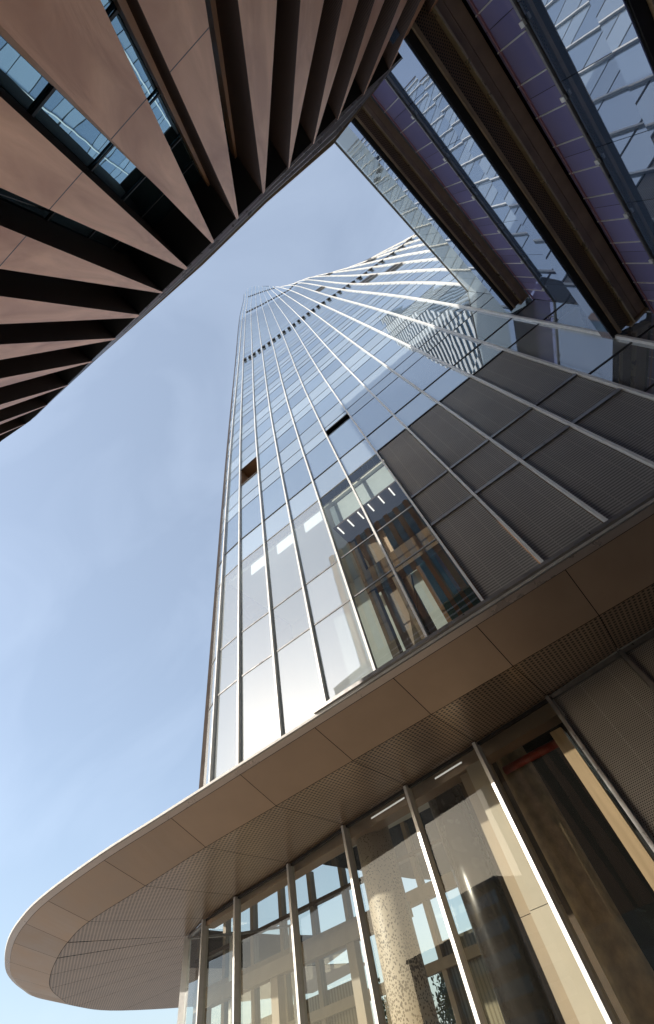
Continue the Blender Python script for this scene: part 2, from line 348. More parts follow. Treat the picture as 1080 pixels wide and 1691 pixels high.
tower = empty('glass_tower', (5, 18, 0), 'tall blue glass skyscraper with white vertical fins rising into the sky', 'skyscraper')
levels = [HB, 7.68, 9.44, 13.35, 15.0]; kinds = ['low', 'low', 'low', 'sp', 'up']
k = 0
while True:
    a = 17.7 + 4.65 * k
    if a > 178: break
    levels += [a, a + 1.05, a + 2.6]; kinds += ['sp', 'sp', 'up']; k += 1
gw = MB(); gm = {'low': 0, 'up': 1, 'sp': 2, 'clr': 3}
holes = set()
LOUV = range(7, 11); HL = 13.42
def pane(m, h0, h1, mi, j=.0035):
    if mi in (0, 3): j = .0008
    n0, _ = SN(m + .5, (h0 + h1) / 2)
    P = [S(m, h0), S(m + 1, h0), S(m + 1, h1), S(m, h1)]
    if m < NM: P = [p + n0 * random.uniform(-j, j) for p in P]
    gw.face(P, mi)
low_b = MB()
for m in range(NP):
    tp = frac_top(m) if m != NP - 1 else htop[0]; tp = min(tp, frac_top((m + 1) % NP))
    for i in range(len(levels) - 1):
        h0, h1 = levels[i], levels[i + 1]
        if m in LOUV and h1 <= 13.4: continue
        if (m, i) in holes: continue
        if m in LOUV and abs(h0 - 13.35) < .01: h0 = HL
        kd = kinds[i]
        if kd == 'low' and m > 12: kd = 'up'
        if m == 2 and 20.2 < h0 < 20.4: continue          # opening with a brown room
        if m == 6 and 17.6 < h0 < 17.8: continue          # open slot
        if kd == 'low' and m in (5, 6): kd = 'clr'
        pane(m, h0, h1, gm[kd])
    # last strip up to the roof line
    h0 = levels[-1]; ta, tb = frac_top(m), frac_top((m + 1) % NP)
    hh = h0
    while hh < min(ta, tb) - 6:
        pane(m, hh, hh + 4.65, 1 if random.random() < .6 else 2); hh += 4.65
    gw.face([S(m, hh), S(m + 1, hh) if m + 1 < NP else S(0, hh), S((m + 1) % NP, tb), S(m, ta)], 2)
gw.build('glass_wall', [m_glass_low, m_glass_up, m_glass_sp, m_glass_clr], tower)
# roof cap
b = MB(); ring = [S(m, frac_top(m) - .6) for m in range(NP)]; cen = sum(ring, V((0, 0, 0))) / NP
for m in range(NP): b.face([ring[m], ring[(m + 1) % NP], cen])
b.build('roof', m_grey_alu, tower)
# fins (mullions)
def fin(m, hs, wd, dp, mat, inn=.03):
    b = MB(); rings = []
    for h in hs:
        n, t = SN(m, h); p = S(m, h)
        rings.append([p + t * wd / 2 - n * inn, p - t * wd / 2 - n * inn, p - t * wd / 2 + n * dp, p + t * wd / 2 + n * dp])
    b.rings(rings); return b.build('mullion', mat, tower)
for m in range(NM):
    ht = htop[m]; hs = [HB, 10, H18] + [H18 + (ht - H18) * (i / 26) for i in range(1, 27)]
    fin(m, hs, .065, .10, m_white_alu if m else m_brown_edge)
# transoms: joint bars
def ring_bar(h, m0, m1, t, dp, name, mats, inn=.02):
    b = MB()
    for m in range(m0, m1):
        a, c = S(m, h), S(m + 1, h); n, tt = SN(m + .5, h)
        a = a + tt * .056; c = c - tt * .056
        b.box((a + c) / 2 + n * (dp - inn) / 2, (c - a) / 2, n * (dp + inn) / 2, (0, 0, t / 2))
    return b.build(name, mats, tower)
for i, h in enumerate(levels[1:]):
    if i < 4: ring_bar(h, 0, 7, .045 if h != 15.0 else .07, .02, 'transom', m_grey_alu if i < 3 else m_dark)
for h in (15.0,): ring_bar(h + .001, 7, 14, .07, .02, 'transom', m_dark)
for h in (7.68, 9.44, 13.35): ring_bar(h, 11, 21, .05, .02, 'transom', m_dark)
for i, h in enumerate(levels[5:62]): ring_bar(h, 0, NM - 1, .04 if i < 9 else .06, .012, 'transom', m_joint)
# louvre panels between the canopy and the first glass of the middle bays
LR = [HB, 8.2, 9.75, HL]
for m in LOUV:
    for i in range(3):
        h0, h1 = LR[i] + .05, LR[i + 1] - .05; n, t = SN(m + .5, h0)
        a, c = S(m, h0) + t * .06, S(m + 1, h0) - t * .06; e, d = S(m + 1, h1) - t * .06, S(m, h1) + t * .06
        b = MB(); b.face([a, c, e, d]); b.face([d - n * .08, e - n * .08, c - n * .08, a - n * .08]); b.build('louvre_panel', m_louvre, tower)
    for h in LR[1:3]:
        n, t = SN(m + .5, h); b = MB(); a, c = S(m, h) + t * .056, S(m + 1, h) - t * .056
        b.box((a + c) / 2 + n * .01, (c - a) / 2, n * .045, (0, 0, .05)); b.build('louvre_rail', m_grey_alu, tower)
    n, t = SN(m + .5, HL); a, c = S(m, HL) + t * .056, S(m + 1, HL) - t * .056
    b = MB(); b.box((a + c) / 2 + n * .003, (c - a) / 2, n * .03, (0, 0, .035)); b.build('louvre_rail', m_dark, tower)
# narrow open vents in three rows
def vent(m, h, fw, hh, flap=True):
    p = S(m, h); q = S(m + fw, h); n, t = SN(m + fw / 2, h); up = (S(m, h + hh) - p)
    b = MB(); b.box((p + q) / 2 + up / 2 + n * .02, (q - p) / 2, up / 2, n * .05, 0)
    if flap: b.face([p + n * .06, q + n * .06, q + n * .22 - up * .5, p + n * .22 - up * .5], 1); b.face([p + n * .05, p + n * .22 - up * .51, q + n * .22 - up * .51, q + n * .05], 1)
    b.build('vent', [m_black, m_dark], tower)
for m in range(2, 20):
    for f_ in (.06, .56): vent(m + f_, HR1, .24, 1.15)
for m in range(2, 12):
    for f_ in (.08, .56): vent(m + f_, HR2, .34, 3.2, False)
for m in range(2, 9):
    for f_ in (.1, .58): vent(m + f_, HR3, .34, 3.6, False)
# opened windows high on the right-hand bays
def open_window(m, h, fw, hh):
    p = S(m, h); q = S(m + fw, h); n, t = SN(m + fw / 2, h); up = S(m, h + hh) - p
    b = MB(); b.box((p + q) / 2 + up / 2 + n * .01, (q - p) / 2, up / 2, n * .03, 0)
    b.box((p + q) / 2 + n * .05, (q - p) / 2, (0, 0, .07), n * .08, 1)
    b.build('open_window', [m_black, m_grey_alu], tower)
for m, h, hh in ((13.06, 44.5, 3.0), (14.06, 40.0, 2.6), (11.06, 66, 3.6), (16.06, 60, 4), (17.06, 66, 4), (18.06, 74, 5), (14.06, 80, 4)): open_window(m, h, .88, hh)
# opening with a brown room on the left, and the black slot above the first joint
n, t = SN(2.5, 21.5); a, c = S(2, 20.3) + t * .056, S(3, 20.3) - t * .056; up = V((0, 0, 2.05))
b = MB(); inn = -n * 1.6
b.face([a, a + inn, a + inn + up, a + up], 0); b.face([c + inn, c, c + up, c + inn + up], 0); b.face([a + inn, c + inn, c + inn + up, a + inn + up], 1)
b.face([a + up, a + up + inn, c + up + inn, c + up], 0); b.face([c, c + inn, a + inn, a], 0)
b.bar(a + inn * .6 + up * .92, c + inn * .6 + up * .92, n, .14, up, .14, 2); b.bar(a + inn * .8 + up * .3, c + inn * .3 + up * .85, n, .1, up, .1, 2); b.bar(c + inn * .8 + up * .2, a + inn * .3 + up * .8, n, .08, up, .08, 2)
b.build('open_bay', [solid('bay_side', (.20, .125, .07), .7), m_brownbeam, m_wood], tower)
for pz in (20.3, 22.35):
    b = MB(); b.bar(a + V((0, 0, pz - 20.3)) + n * .01, c + V((0, 0, pz - 20.3)) + n * .01, n, .06, up, .07); b.build('bay_frame', m_brown_edge, tower)
b = MB(); a, c = S(6, 17.7) + t * .056, S(7, 17.7) - t * .056; up = V((0, 0, 1.05))
b.face([a - n * .5, c - n * .5, c - n * .5 + up, a - n * .5 + up]); b.face([a, a - n * .5, a - n * .5 + up, a + up]); b.face([c - n * .5, c, c + up, c - n * .5 + up]); b.face([a + up, a + up - n * .5, c + up - n * .5, c + up]); b.face([c, c - n * .5, a - n * .5, a])
b.bar(a - n * .2 + up * .15, c - n * .2 + up * .15, n, .05, up, .3)
b.build('open_slot', m_black, tower)
b = MB(); b.face([a + up * .62, c + up * .62, c + up, a + up]); b.build('slot_pane', m_glass_sp, tower)
b = MB(); b.bar(a + up * .6, c + up * .6, n, .05, up, .05); b.build('slot_frame', m_grey_alu, tower)
# the tall room behind the clear lower glass
def zabs(h): return EYE + h
b = MB()
b.abox((-9.0, 8.1, zabs(4.30)), (8.1, 12.5, zabs(4.42))); b.build('floor_slab', m_whitewall, tower)
b = MB(); b.abox((-9.0, 8.1, zabs(13.1)), (8.1, 12.5, zabs(13.3))); b.build('room_ceiling', m_whitewall, tower)
b = MB(); b.abox((-9.0, 12.3, zabs(4.43)), (-1.95, 12.5, zabs(13.09))); b.build('room_wall', m_whitewall, tower)
b = MB(); b.abox((-1.9, 11.2, zabs(4.43)), (8.1, 11.4, zabs(13.09)))
b.build('room_wall', slatted('teal_brown_slats', (.07, .14, .14), (.24, .125, .07), .42, .38, .4, .1, 0), tower)
b = MB(); b.abox((-3.0, 9.3, zabs(4.43)), (-1.95, 9.42, zabs(11.6))); b.build('room_panel', m_pink, tower)
for x0, x1, z0, z1 in ((-3.3, -3.05, 4.43, 11.2), (-2.35, -2.12, 4.43, 9.4)):
    b = MB(); b.abox((x0, 8.9, zabs(z0)), (x1, 9.2, zabs(z1))); b.build('room_column', m_brownbeam, tower)
b = MB(); b.bar((-3.3, 9.0, zabs(9.0)), (-.5, 9.0, zabs(9.0)), (0, 1, 0), .3, (0, 0, 1), .9); b.build('room_beam', m_brownbeam, tower)
b = MB(); b.bar((-2.9, 9.15, zabs(4.5)), (-1.95, 9.15, zabs(8.4)), (0, 1, 0), .12, (1, 0, 0), .3); b.build('room_beam', m_brownbeam, tower)
for m in range(2, 5):  # panels given a glow to read as pale lit rectangles behind the glass
    x0 = S(m, 10).x; b = MB(); b.abox((x0 + .42, 7.98, zabs(12.35)), (x0 + (1.3 if m < 5 else .95), 8.02, zabs(12.95))); b.build('lit_panel', m_lamp, tower)
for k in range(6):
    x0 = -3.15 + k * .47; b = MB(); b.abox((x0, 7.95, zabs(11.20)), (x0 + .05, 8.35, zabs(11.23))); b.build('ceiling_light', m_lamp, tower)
b = MB(); b.abox((-3.3, 7.95, zabs(11.28)), (-.42, 12.2, zabs(11.36))); b.build('room_ceiling', m_brownbeam, tower)
b = MB(); b.abox((-3.3, 8.25, zabs(11.37)), (-.42, 8.3, zabs(13.05))); b.build('room_wall', solid('reflected_sky_wall', (.50, .56, .60), .8, 0, .05), tower)  # pale wall added behind the glass for the look of reflected sky
# window cleaning crane on the roof
crp = S(5, htop[5])
cr_ = empty('cleaning_crane', crp + V((0, 1.2, -.6)), 'small window cleaning crane arm on the very top of the tower', 'crane')
b = MB(); b.abox(crp + V((-.6, .6, -.6)), crp + V((.6, 2, 1.6))); b.build('crane_body', m_white_alu, cr_)
b = MB(); b.bar(crp + V((0, .4, 1.6)), crp + V((0, .4, 1.6)) + V((BX.x, BY.x, 0)) * 4.5, (0, 0, 1), .4, (BY.x, -BX.x, 0), .4); b.build('crane_arm', m_dark, cr_)

# ------------------------------------------------------------------ oval canopy
HO, HM, HH = 4.15, 3.75, 3.80
canopy = empty('oval_canopy', (-6, 12, 0), 'bronze canopy with a rounded tip, solid outer panels and perforated inner panels', 'canopy')
mid_px = [(987, 1012), (847, 1100), (712, 1180), (585, 1257), (457, 1331), (345, 1400), (240, 1463), (147, 1522), (112, 1556), (94.5, 1582.6), (83.4, 1610), (83.4, 1632), (102, 1650), (126, 1662)]
out_px = [(937, 947), (790, 1037), (657, 1125), (527, 1205), (403, 1281), (288, 1352), (175, 1421), (80, 1490), (40, 1533), (25, 1558)]
in_px = [(1021, 1073), (905, 1150), (785, 1226), (672, 1297), (570, 1362), (480, 1425), (393, 1479), (341, 1516), (312, 1545), (311, 1548), (310, 1560.6), (308.6, 1573), (307, 1586), (305.4, 1598)]
mid = [at(x, y, HM) for x, y in mid_px]
outp = [at(x, y, HO) for x, y in out_px]; inn_ = [at(x, y, HH) for x, y in in_px]
# regularise the straight run and carry the ends on
for p in mid[:6]: p.y = 7.72
for p in outp[:6]: p.y = 6.60
outp = outp[:7] + [V((x, y, EYE + HO)) for x, y in ((-14.0, 6.80), (-15.6, 7.15), (-17.1, 7.68), (-18.8, 8.52), (-20.4, 9.50), (-22.05, 10.9), (-23.4, 12.4))]
outp[6].y = 6.60
last = mid[-1]; mid += [V((last.x - 1.4, last.y + 3, EYE + HM)), V((last.x - 2.2, last.y + 9, EYE + HM)), V((last.x - 2.0, last.y + 17, EYE + HM))]
li = inn_[-1]; inn_ += [V((li.x - .3, li.y + 2.0, EYE + HH)), V((li.x - .6, li.y + 6, EYE + HH)), V((li.x - .6, li.y + 14, EYE + HH))]
for i in range(len(outp), len(mid)):
    t = (mid[min(i + 1, len(mid) - 1)] - mid[i - 1]); t.z = 0; t.normalize(); nrm = V((t.y, -t.x, 0))
    if nrm.dot(V((-1, -.2, 0))) < 0: nrm = -nrm
    outp.append(mid[i] + nrm * 1.3 + V((0, 0, HO - HM)))
dx = [4.2, 7.0, 10.0]
mid = [V((mid[0].x + d, 7.72, EYE + HM)) for d in reversed(dx)] + [V((mid[0].x + 1.9, 7.72, EYE + HM))] + mid
outp = [V((outp[0].x + d, 6.60, EYE + HO)) for d in reversed(dx)] + [V((outp[0].x + 1.9, 6.60, EYE + HO))] + outp
def lobby_y(x): return 9.70 - .127 * (x + .53)
inn_ = [V((inn_[0].x + d, lobby_y(inn_[0].x + d), EYE + HH)) for d in reversed(dx)] + [V((inn_[0].x + 1.9, lobby_y(inn_[0].x + 1.9), EYE + HH))] + inn_
NS = len(mid)
def smooth_curve(P, sub):
    out = []
    for i in range(len(P) - 1):
        p0, p1, p2, p3 = P[max(i - 1, 0)], P[i], P[i + 1], P[min(i + 2, len(P) - 1)]
        for k in range(sub):
            t = k / sub; out.append(.5 * ((2 * p1) + (p2 - p0) * t + (2 * p0 - 5 * p1 + 4 * p2 - p3) * t * t + (3 * p1 - p0 - 3 * p2 + p3) * t ** 3))
    out.append(P[-1]); return out
SUB = 6
oc, mc_, ic = smooth_curve(outp, SUB), smooth_curve(mid, SUB), [inn_[i].lerp(inn_[i + 1], k / SUB) for i in range(NS - 1) for k in range(SUB)] + [inn_[-1]]
def strip_panel(A, B, i, name, mat, g=.008, lift=0.0, v0=0.0):
    """one panel of a strip between curves A and B, spanning curve samples i*SUB..(i+1)*SUB, with a small open joint at its ends"""
    b = MB(); i0, i1 = i * SUB, (i + 1) * SUB; acc = 0
    L_ = sum((B[k + 1] - B[k]).length for k in range(i0, i1))
    for k in range(i0, i1):
        ta = g / max(L_, .1) * SUB
        s0 = ta if k == i0 else 0; s1 = 1 - ta if k == i1 - 1 else 1
        a0, a1 = A[k].lerp(A[k + 1], s0), A[k].lerp(A[k + 1], s1); b0, b1 = B[k].lerp(B[k + 1], s0), B[k].lerp(B[k + 1], s1)
        for p in (a0, a1, b0, b1): p.z += lift
        e = (b0 - a0).normalized(); a0 = a0 + e * g; b0 = b0 - e * g; e = (b1 - a1).normalized(); a1 = a1 + e * g; b1 = b1 - e * g
        w0, w1 = (b0 - a0).length, (b1 - a1).length; du = (b1 - b0).length
        b.face([a0, b0, b1, a1], 0, [(p.y, p.x) for p in (a0, b0, b1, a1)]); acc += du
    return b.build(name, mat, canopy)
for i in range(NS - 1):
    strip_panel(oc, mc_, i, 'solid_panel', m_soffit)
    strip_panel(mc_, ic, i, 'perforated_panel', m_soffit_p)
b = MB()
for k in range(len(oc) - 1):
    u = V((0, 0, .035))
    b.face([oc[k] + u, mc_[k] + u, mc_[k + 1] + u, oc[k + 1] + u]); b.face([mc_[k] + u, ic[k] + u, ic[k + 1] + u, mc_[k + 1] + u])
b.build('soffit_backing', m_black, canopy)
# fascia: lower bronze strip, dark groove, bright rim; and the roof deck behind
def offset_curve(P, d, dz):
    out = []
    for k in range(len(P)):
        t = P[min(k + 1, len(P) - 1)] - P[max(k - 1, 0)]; t.z = 0; t.normalize(); n = V((t.y, -t.x, 0))
        n = -n if n.dot(P[k] - mc_[k]) < 0 else n
        out.append(P[k] + n * d + V((0, 0, dz)))
    return out
def fascia(d0, z0, d1, z1, name, mat):
    A, B_ = offset_curve(oc, d0, z0), offset_curve(oc, d1, z1); D_ = offset_curve(oc, d1 - .25, z1); E_ = offset_curve(oc, d0 - .25 if d0 > 0 else 0, z0)
    b = MB()
    for k in range(len(oc) - 1):
        b.face([A[k], A[k + 1], B_[k + 1], B_[k]]); b.face([B_[k], B_[k + 1], D_[k + 1], D_[k]]); b.face([E_[k], E_[k + 1], A[k + 1], A[k]])
    return b.build(name, mat, canopy)
fascia(.0, .004, .15, .060, 'fascia_strip', m_fascia)
fascia(.11, .061, .11, .078, 'fascia_groove', m_dark)
fascia(.17, .079, .19, .115, 'fascia_rim', m_white_alu)
b = MB(); A = offset_curve(oc, .10, .11)
for k in range(len(oc) - 1): b.face([A[k], A[k + 1], V((ic[k + 1].x, ic[k + 1].y, EYE + 4.9)), V((ic[k].x, ic[k].y, EYE + 4.9))])
b.build('roof_deck', m_grey_alu, canopy)
ga = MB()
ga.bar((-4.4, 6.42, EYE + 4.30), (9.0, 6.42, EYE + 4.30), (0, 1, 0), .16, (0, 0, 1), .07); ga.build('gutter', m_grey_alu, canopy)

# ------------------------------------------------------------------ glazed lobby under the canopy
lobby = empty('glazed_lobby', (-8, 12, 0), 'ground floor lobby with tall clear panes and pale metal mullions under the canopy', 'lobby')
lm = [V((p.x, p.y, 0)) for p in inn_[4:13]]       # mullion feet, right to left
lm[0] = V((lm[0].x, lobby_y(lm[0].x), 0))
ret = [V((p.x, p.y, 0)) for p in inn_[13:]]
feet = lm + [V((-14.6, 13.9, 0)), V((-13.6, 15.9, 0))]
for k in range(len(feet)):
    p = feet[k]; t = (feet[max(k - 1, 0)] - feet[min(k + 1, len(feet) - 1)]).normalized(); n = V((t.y, -t.x, 0))
    b = MB(); b.box(p + V((0, 0, (EYE + HH - .03) / 2)) + n * .03, t * .04, n * .11, (0, 0, (EYE + HH - .03) / 2))
    b.build('mullion', m_white_alu if k > 1 else m_grey_alu, lobby)
    if k < len(feet) - 1:
        q = feet[k + 1]; d = (q - p).normalized(); nn = V((d.y, -d.x, 0)) * -1
        a, c = p + d * .052, q - d * .052; up = V((0, 0, EYE + HH - .09))
        b = MB()
        if k == 0:
            pass
        if k: b.face([a, c, c + up, a + up]); b.build('glass_pane', m_glass_lobby, lobby)
        b = MB(); b.bar(a + up + V((0, 0, .03)), c + up + V((0, 0, .03)), nn, .10, (0, 0, 1), .055); b.build('head_rail', m_dark if k < 7 else m_grey_alu, lobby)
# perforated wall to the right of the last clear pane
for x0, x1 in ((lm[1].x + .0, lm[0].x), (lm[0].x, lm[0].x + 2.1), (lm[0].x + 2.1, lm[0].x + 4.4)):
    a, c = V((x0 + .06, lobby_y(x0 + .06) - .03, 0)), V((x1 - .06, lobby_y(x1 - .06) - .03, 0)); up = V((0, 0, EYE + HH - .12))
    b = MB(); b.face([a, c, c + up, a + up]); b.build('perforated_wall', m_mesh_low, lobby)
    b = MB(); b.bar(a + up + V((0, 0, .05)), c + up + V((0, 0, .05)), (0, 1, 0), .12, (0, 0, 1), .08); b.build('head_rail', m_grey_alu, lobby)
    b = MB(); b.box(c + V((.06, 0, (EYE + HH - .03) / 2)), (.05, 0, 0), (0, .09, 0), (0, 0, (EYE + HH - .03) / 2)); b.build('mullion', m_grey_alu, lobby)
# the bay between the first two mullions is perforated as well
BYB = 16.0
m_rib = slatted('ribbed_beige_wall', (.42, .34, .24), (.25, .19, .12), .12, .4, .6, 0, 0)
m_backf = solid('brown_grey_frame', (.38, .31, .235), .6)
b = MB(); b.abox((-15, 10.2, .01), (7, BYB, .03)); b.build('floor', m_backf, lobby)
b = MB(); b.abox((-18, 10.9, EYE + 5.0), (7, BYB, EYE + 5.12)); b.build('ceiling', m_whitewall, lobby)
b = MB(); b.bar((lm[1].x, lobby_y(lm[1].x) + .75, EYE + 3.82), (-13.6, lobby_y(-13.6) + .55, EYE + 3.82), (0, 1, 0), .5, (0, 0, 1), .42); b.build('bulkhead', m_soffit, lobby)
for k in range(2, 4):  # glowing strips stand in for bright skylight slits under the glazing head
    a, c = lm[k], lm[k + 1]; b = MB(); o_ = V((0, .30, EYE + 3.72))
    b.bar(a.lerp(c, .15 + .07 * (k % 3)) + o_, a.lerp(c, .68) + o_, (0, 1, 0), .014, (0, 0, 1), .03); b.build('bright_slit', m_slot, lobby)
# back glazing: posts, rails, lower wall
x = -18.9
while x < -5.0:
    b = MB(); b.abox((x, BYB, 0), (x + .16, BYB + .3, EYE + 5.0)); b.build('back_mullion', m_backf, lobby); x += 1.55
for h, t, nm in ((3.05, .34, 'back_rail'), (4.05, .10, 'back_rail'), (1.5, .22, 'back_rail')):
    b = MB(); b.abox((-18.9, BYB - .06, EYE + h - t / 2), (-5, BYB + .28, EYE + h + t / 2)); b.build(nm, m_backf if t > .2 else m_brownbeam, lobby)
b = MB(); b.face([(-18.9, BYB + .15, 0), (-5, BYB + .15, 0), (-5, BYB + .15, EYE + 5), (-18.9, BYB + .15, EYE + 5)]); b.build('back_glass', m_glass_lobby, lobby)
b = MB(); b.abox((-4.9, 14.2, 0), (7, 14.5, EYE + 5)); b.build('inner_wall', m_brownbeam, lobby)
for xa, xb in ((-17.8, -11.3), (-8.2, -5.0)):
    b = MB(); b.abox((xa, BYB + .3, .03), (xb, BYB + .36, EYE + 1.95)); b.build('ribbed_wall', m_rib, lobby)
for xa in (-12.6, -9.6, -15.8):
    b = MB(); b.abox((xa, 13.6, .03), (xa + .28, 13.9, EYE + 2.3)); b.build('inner_post', m_backf, lobby)
b = MB(); b.abox((-16.0, 13.55, EYE + 2.3), (-7.4, 13.95, EYE + 2.62)); b.build('inner_beam', m_backf, lobby)
# things standing in the lobby
def speckle_mat():
    m, nt, N, K, p = newmat('speckled_column_skin'); g = N.new('ShaderNodeTexCoord')
    v = N.new('ShaderNodeTexVoronoi'); v.inputs['Scale'].default_value = 22; v.inputs['Randomness'].default_value = 1; K(g.outputs['Object'], v.inputs[0])
    n = N.new('ShaderNodeTexNoise'); n.inputs['Scale'].default_value = 2; n.inputs['Detail'].default_value = 8; K(g.outputs['Object'], n.inputs[0])
    gp = N.new('ShaderNodeNewGeometry'); sz = N.new('ShaderNodeSeparateXYZ'); K(gp.outputs['Position'], sz.inputs[0])
    lowr = math_node(N, K, 'MULTIPLY', math_node(N, K, 'SUBTRACT', 3.9, sz.outputs[2]), .055)
    t = math_node(N, K, 'LESS_THAN', v.outputs['Distance'], math_node(N, K, 'ADD', math_node(N, K, 'MULTIPLY', n.outputs[0], .68), lowr))
    mc = N.new('ShaderNodeMixRGB'); K(t, mc.inputs[0]); mc.inputs[1].default_value = (.50, .43, .35, 1); mc.inputs[2].default_value = (.11, .09, .075, 1); K(mc.outputs[0], p.inputs['Base Color'])
    p.inputs['Roughness'].default_value = .5; return m
def column(name, x, y, r, h, mats, label, cat='column'):
    o = empty(name, (x, y, 0), label, cat)
    b = MB(); b.tube([(x, y, .06), (x, y, h)], r, 40); b.build('shaft', mats, o, True)
    b = MB(); b.tube([(x, y, .03), (x, y, .06), (x, y, .14)], [r * 1.12, r * 1.12, r * 1.04], 40); b.build('base_ring', m_grey_alu, o)
    return o
column('round_column', -6.75, 11.6, .48, EYE + 4.99, speckle_mat(), 'pale round column speckled with dark flakes inside the lobby glass')
column('round_column', -4.45, 11.9, .48, EYE + 4.99, solid('dark_polished_column', (.035, .028, .024), .25, .2, .2), 'dark polished round column beside the sunlit stone pier')
column('round_column', -2.35, 11.9, .40, EYE + 4.99, m_conc, 'rough brown plastered column behind the darkest lobby pane')
b = MB(); pier = empty('stone_pier', (-3.0, 10.5, 0), 'pale stone clad pier with fine joints standing just inside the glass', 'pier')
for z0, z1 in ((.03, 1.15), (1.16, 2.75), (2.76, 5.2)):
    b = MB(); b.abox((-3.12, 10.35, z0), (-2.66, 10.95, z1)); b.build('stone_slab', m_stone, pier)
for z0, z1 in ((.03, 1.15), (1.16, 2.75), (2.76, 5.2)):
    b = MB(); b.abox((-3.42, 10.62, z0), (-3.125, 10.95, z1)); b.build('stone_slab', solid('shaded_clad_stone', (.40, .31, .22), .6, 0, .08, 2), pier)  # darker copy of the stone: this face's shade is in the colour
b = MB(); b.abox((-.98, 9.98, .03), (-.72, 10.5, EYE + 3.3)); tag(b.build('jamb_board', m_wood), 'warm brown upright board inside the glass next to the perforated wall', 'board')
b = MB(); b.tube([(-2.5, 11.2, EYE + 3.45), (-1.95, 11.1, EYE + 3.43), (-.9, 11.0, EYE + 3.40)], .085, 16)
pp = tag(b.build('red_pipe', m_red, None, True), 'red painted pipe running across the top of the dark lobby bay', 'pipe')
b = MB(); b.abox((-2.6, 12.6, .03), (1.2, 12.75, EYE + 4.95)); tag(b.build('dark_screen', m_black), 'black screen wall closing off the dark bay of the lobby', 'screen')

# ------------------------------------------------------------------ glass wing with bronze ledges (upper right)
U = V((math.cos(R(76)), math.sin(R(76)), 0)); NN = V((-U.y, U.x, 0)); WD = 5.76
foot = -NN * WD
wing = empty('glass_wing', foot + U * 4, 'blue and purple glass wing with deep bronze ledges joining the tower', 'building')
SEND = (FY - foot.y) / U.y - .01
def W(s, h, d=0.0): p = foot + U * s + NN * d; return V((p.x, p.y, EYE + h))
def gl_strip(h0, h1, mat, name='glass_strip', s0=.35, step=1.36):
    b = MB(); s = s0
    while s < SEND - .02:
        e = min(s + step, SEND)
        j = [random.uniform(-.0007, .0007) for _ in range(4)]
        b.face([W(e - .006, h0, j[0]), W(s + .006, h0, j[1]), W(s + .006, h1, j[2]), W(e - .006, h1, j[3])]); s = e
    return b.build(name, mat, wing)
b = MB(); b.face([W(SEND, -1.6, -.05), W(.3, -1.6, -.05), W(.3, 20.2, -.05), W(SEND, 20.2, -.05)]); b.build('wall_backing', m_dark, wing)
b = MB(); b.face([W(SEND, 18.9, -.35), W(.3, 18.9, -.35), W(.3, 18.9, -14), W(SEND, 18.9, -14)]); b.build('roof', m_grey_alu, wing)
gl_strip(15.62, 20.3, m_glass_par, 'parapet_glass')
gl_strip(13.95, 15.2, m_glass_pur); gl_strip(10.1, 13.86, m_glass_b3)
gl_strip(9.03, 9.93, m_glass_pur); gl_strip(6.1, 8.94, m_glass_b3)
gl_strip(3.9, 5.9, m_glass_pur); gl_strip(-1.6, 3.8, m_glass_b3)
for h in (13.905, 8.985, 3.85):
    for dz, mat in ((.0, m_grey_alu),):
        b = MB(); b.bar(W(.35, h, .015), W(SEND, h, .015), NN, .05, (0, 0, 1), .05); b.build('transom', mat, wing)
    s = .6
    while s < SEND:
        b = MB(); b.box(W(s, h, .05), U * .045, NN * .02, (0, 0, .05)); b.build('patch_fitting', m_white_alu, wing); s += 1.36
for h0, h1 in ((13.97, 15.18), (9.05, 9.91)):  # pale bars put in for the tower's white fins mirrored in the panes
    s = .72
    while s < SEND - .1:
        b = MB(); b.bar(W(s, h0, .012), W(s, h1, .012), U, .022, NN, .02); b.build('reflection_bar', m_white_alu, wing); s += .68
for h in (15.19, 9.92): 
    b = MB(); b.bar(W(.35, h - .1, .01), W(SEND, h - .1, .01), NN, .03, (0, 0, 1), .03); b.build('pink_strip', solid('pink_trim_%d' % h, (.5, .25, .3), .4), wing)
b = MB(); b.bar(W(.3, 20.33, 0), W(SEND, 20.33, 0), NN, .08, (0, 0, 1), .06); b.build('parapet_rail', m_grey_alu, wing)
for s in [.6 + 1.36 * k for k in range(7)]:
    b = MB(); b.bar(W(s, 16.6, -.12), W(s, 20.2, -.12), U, .03, NN, .06); b.build('parapet_post', m_grey_alu, wing)
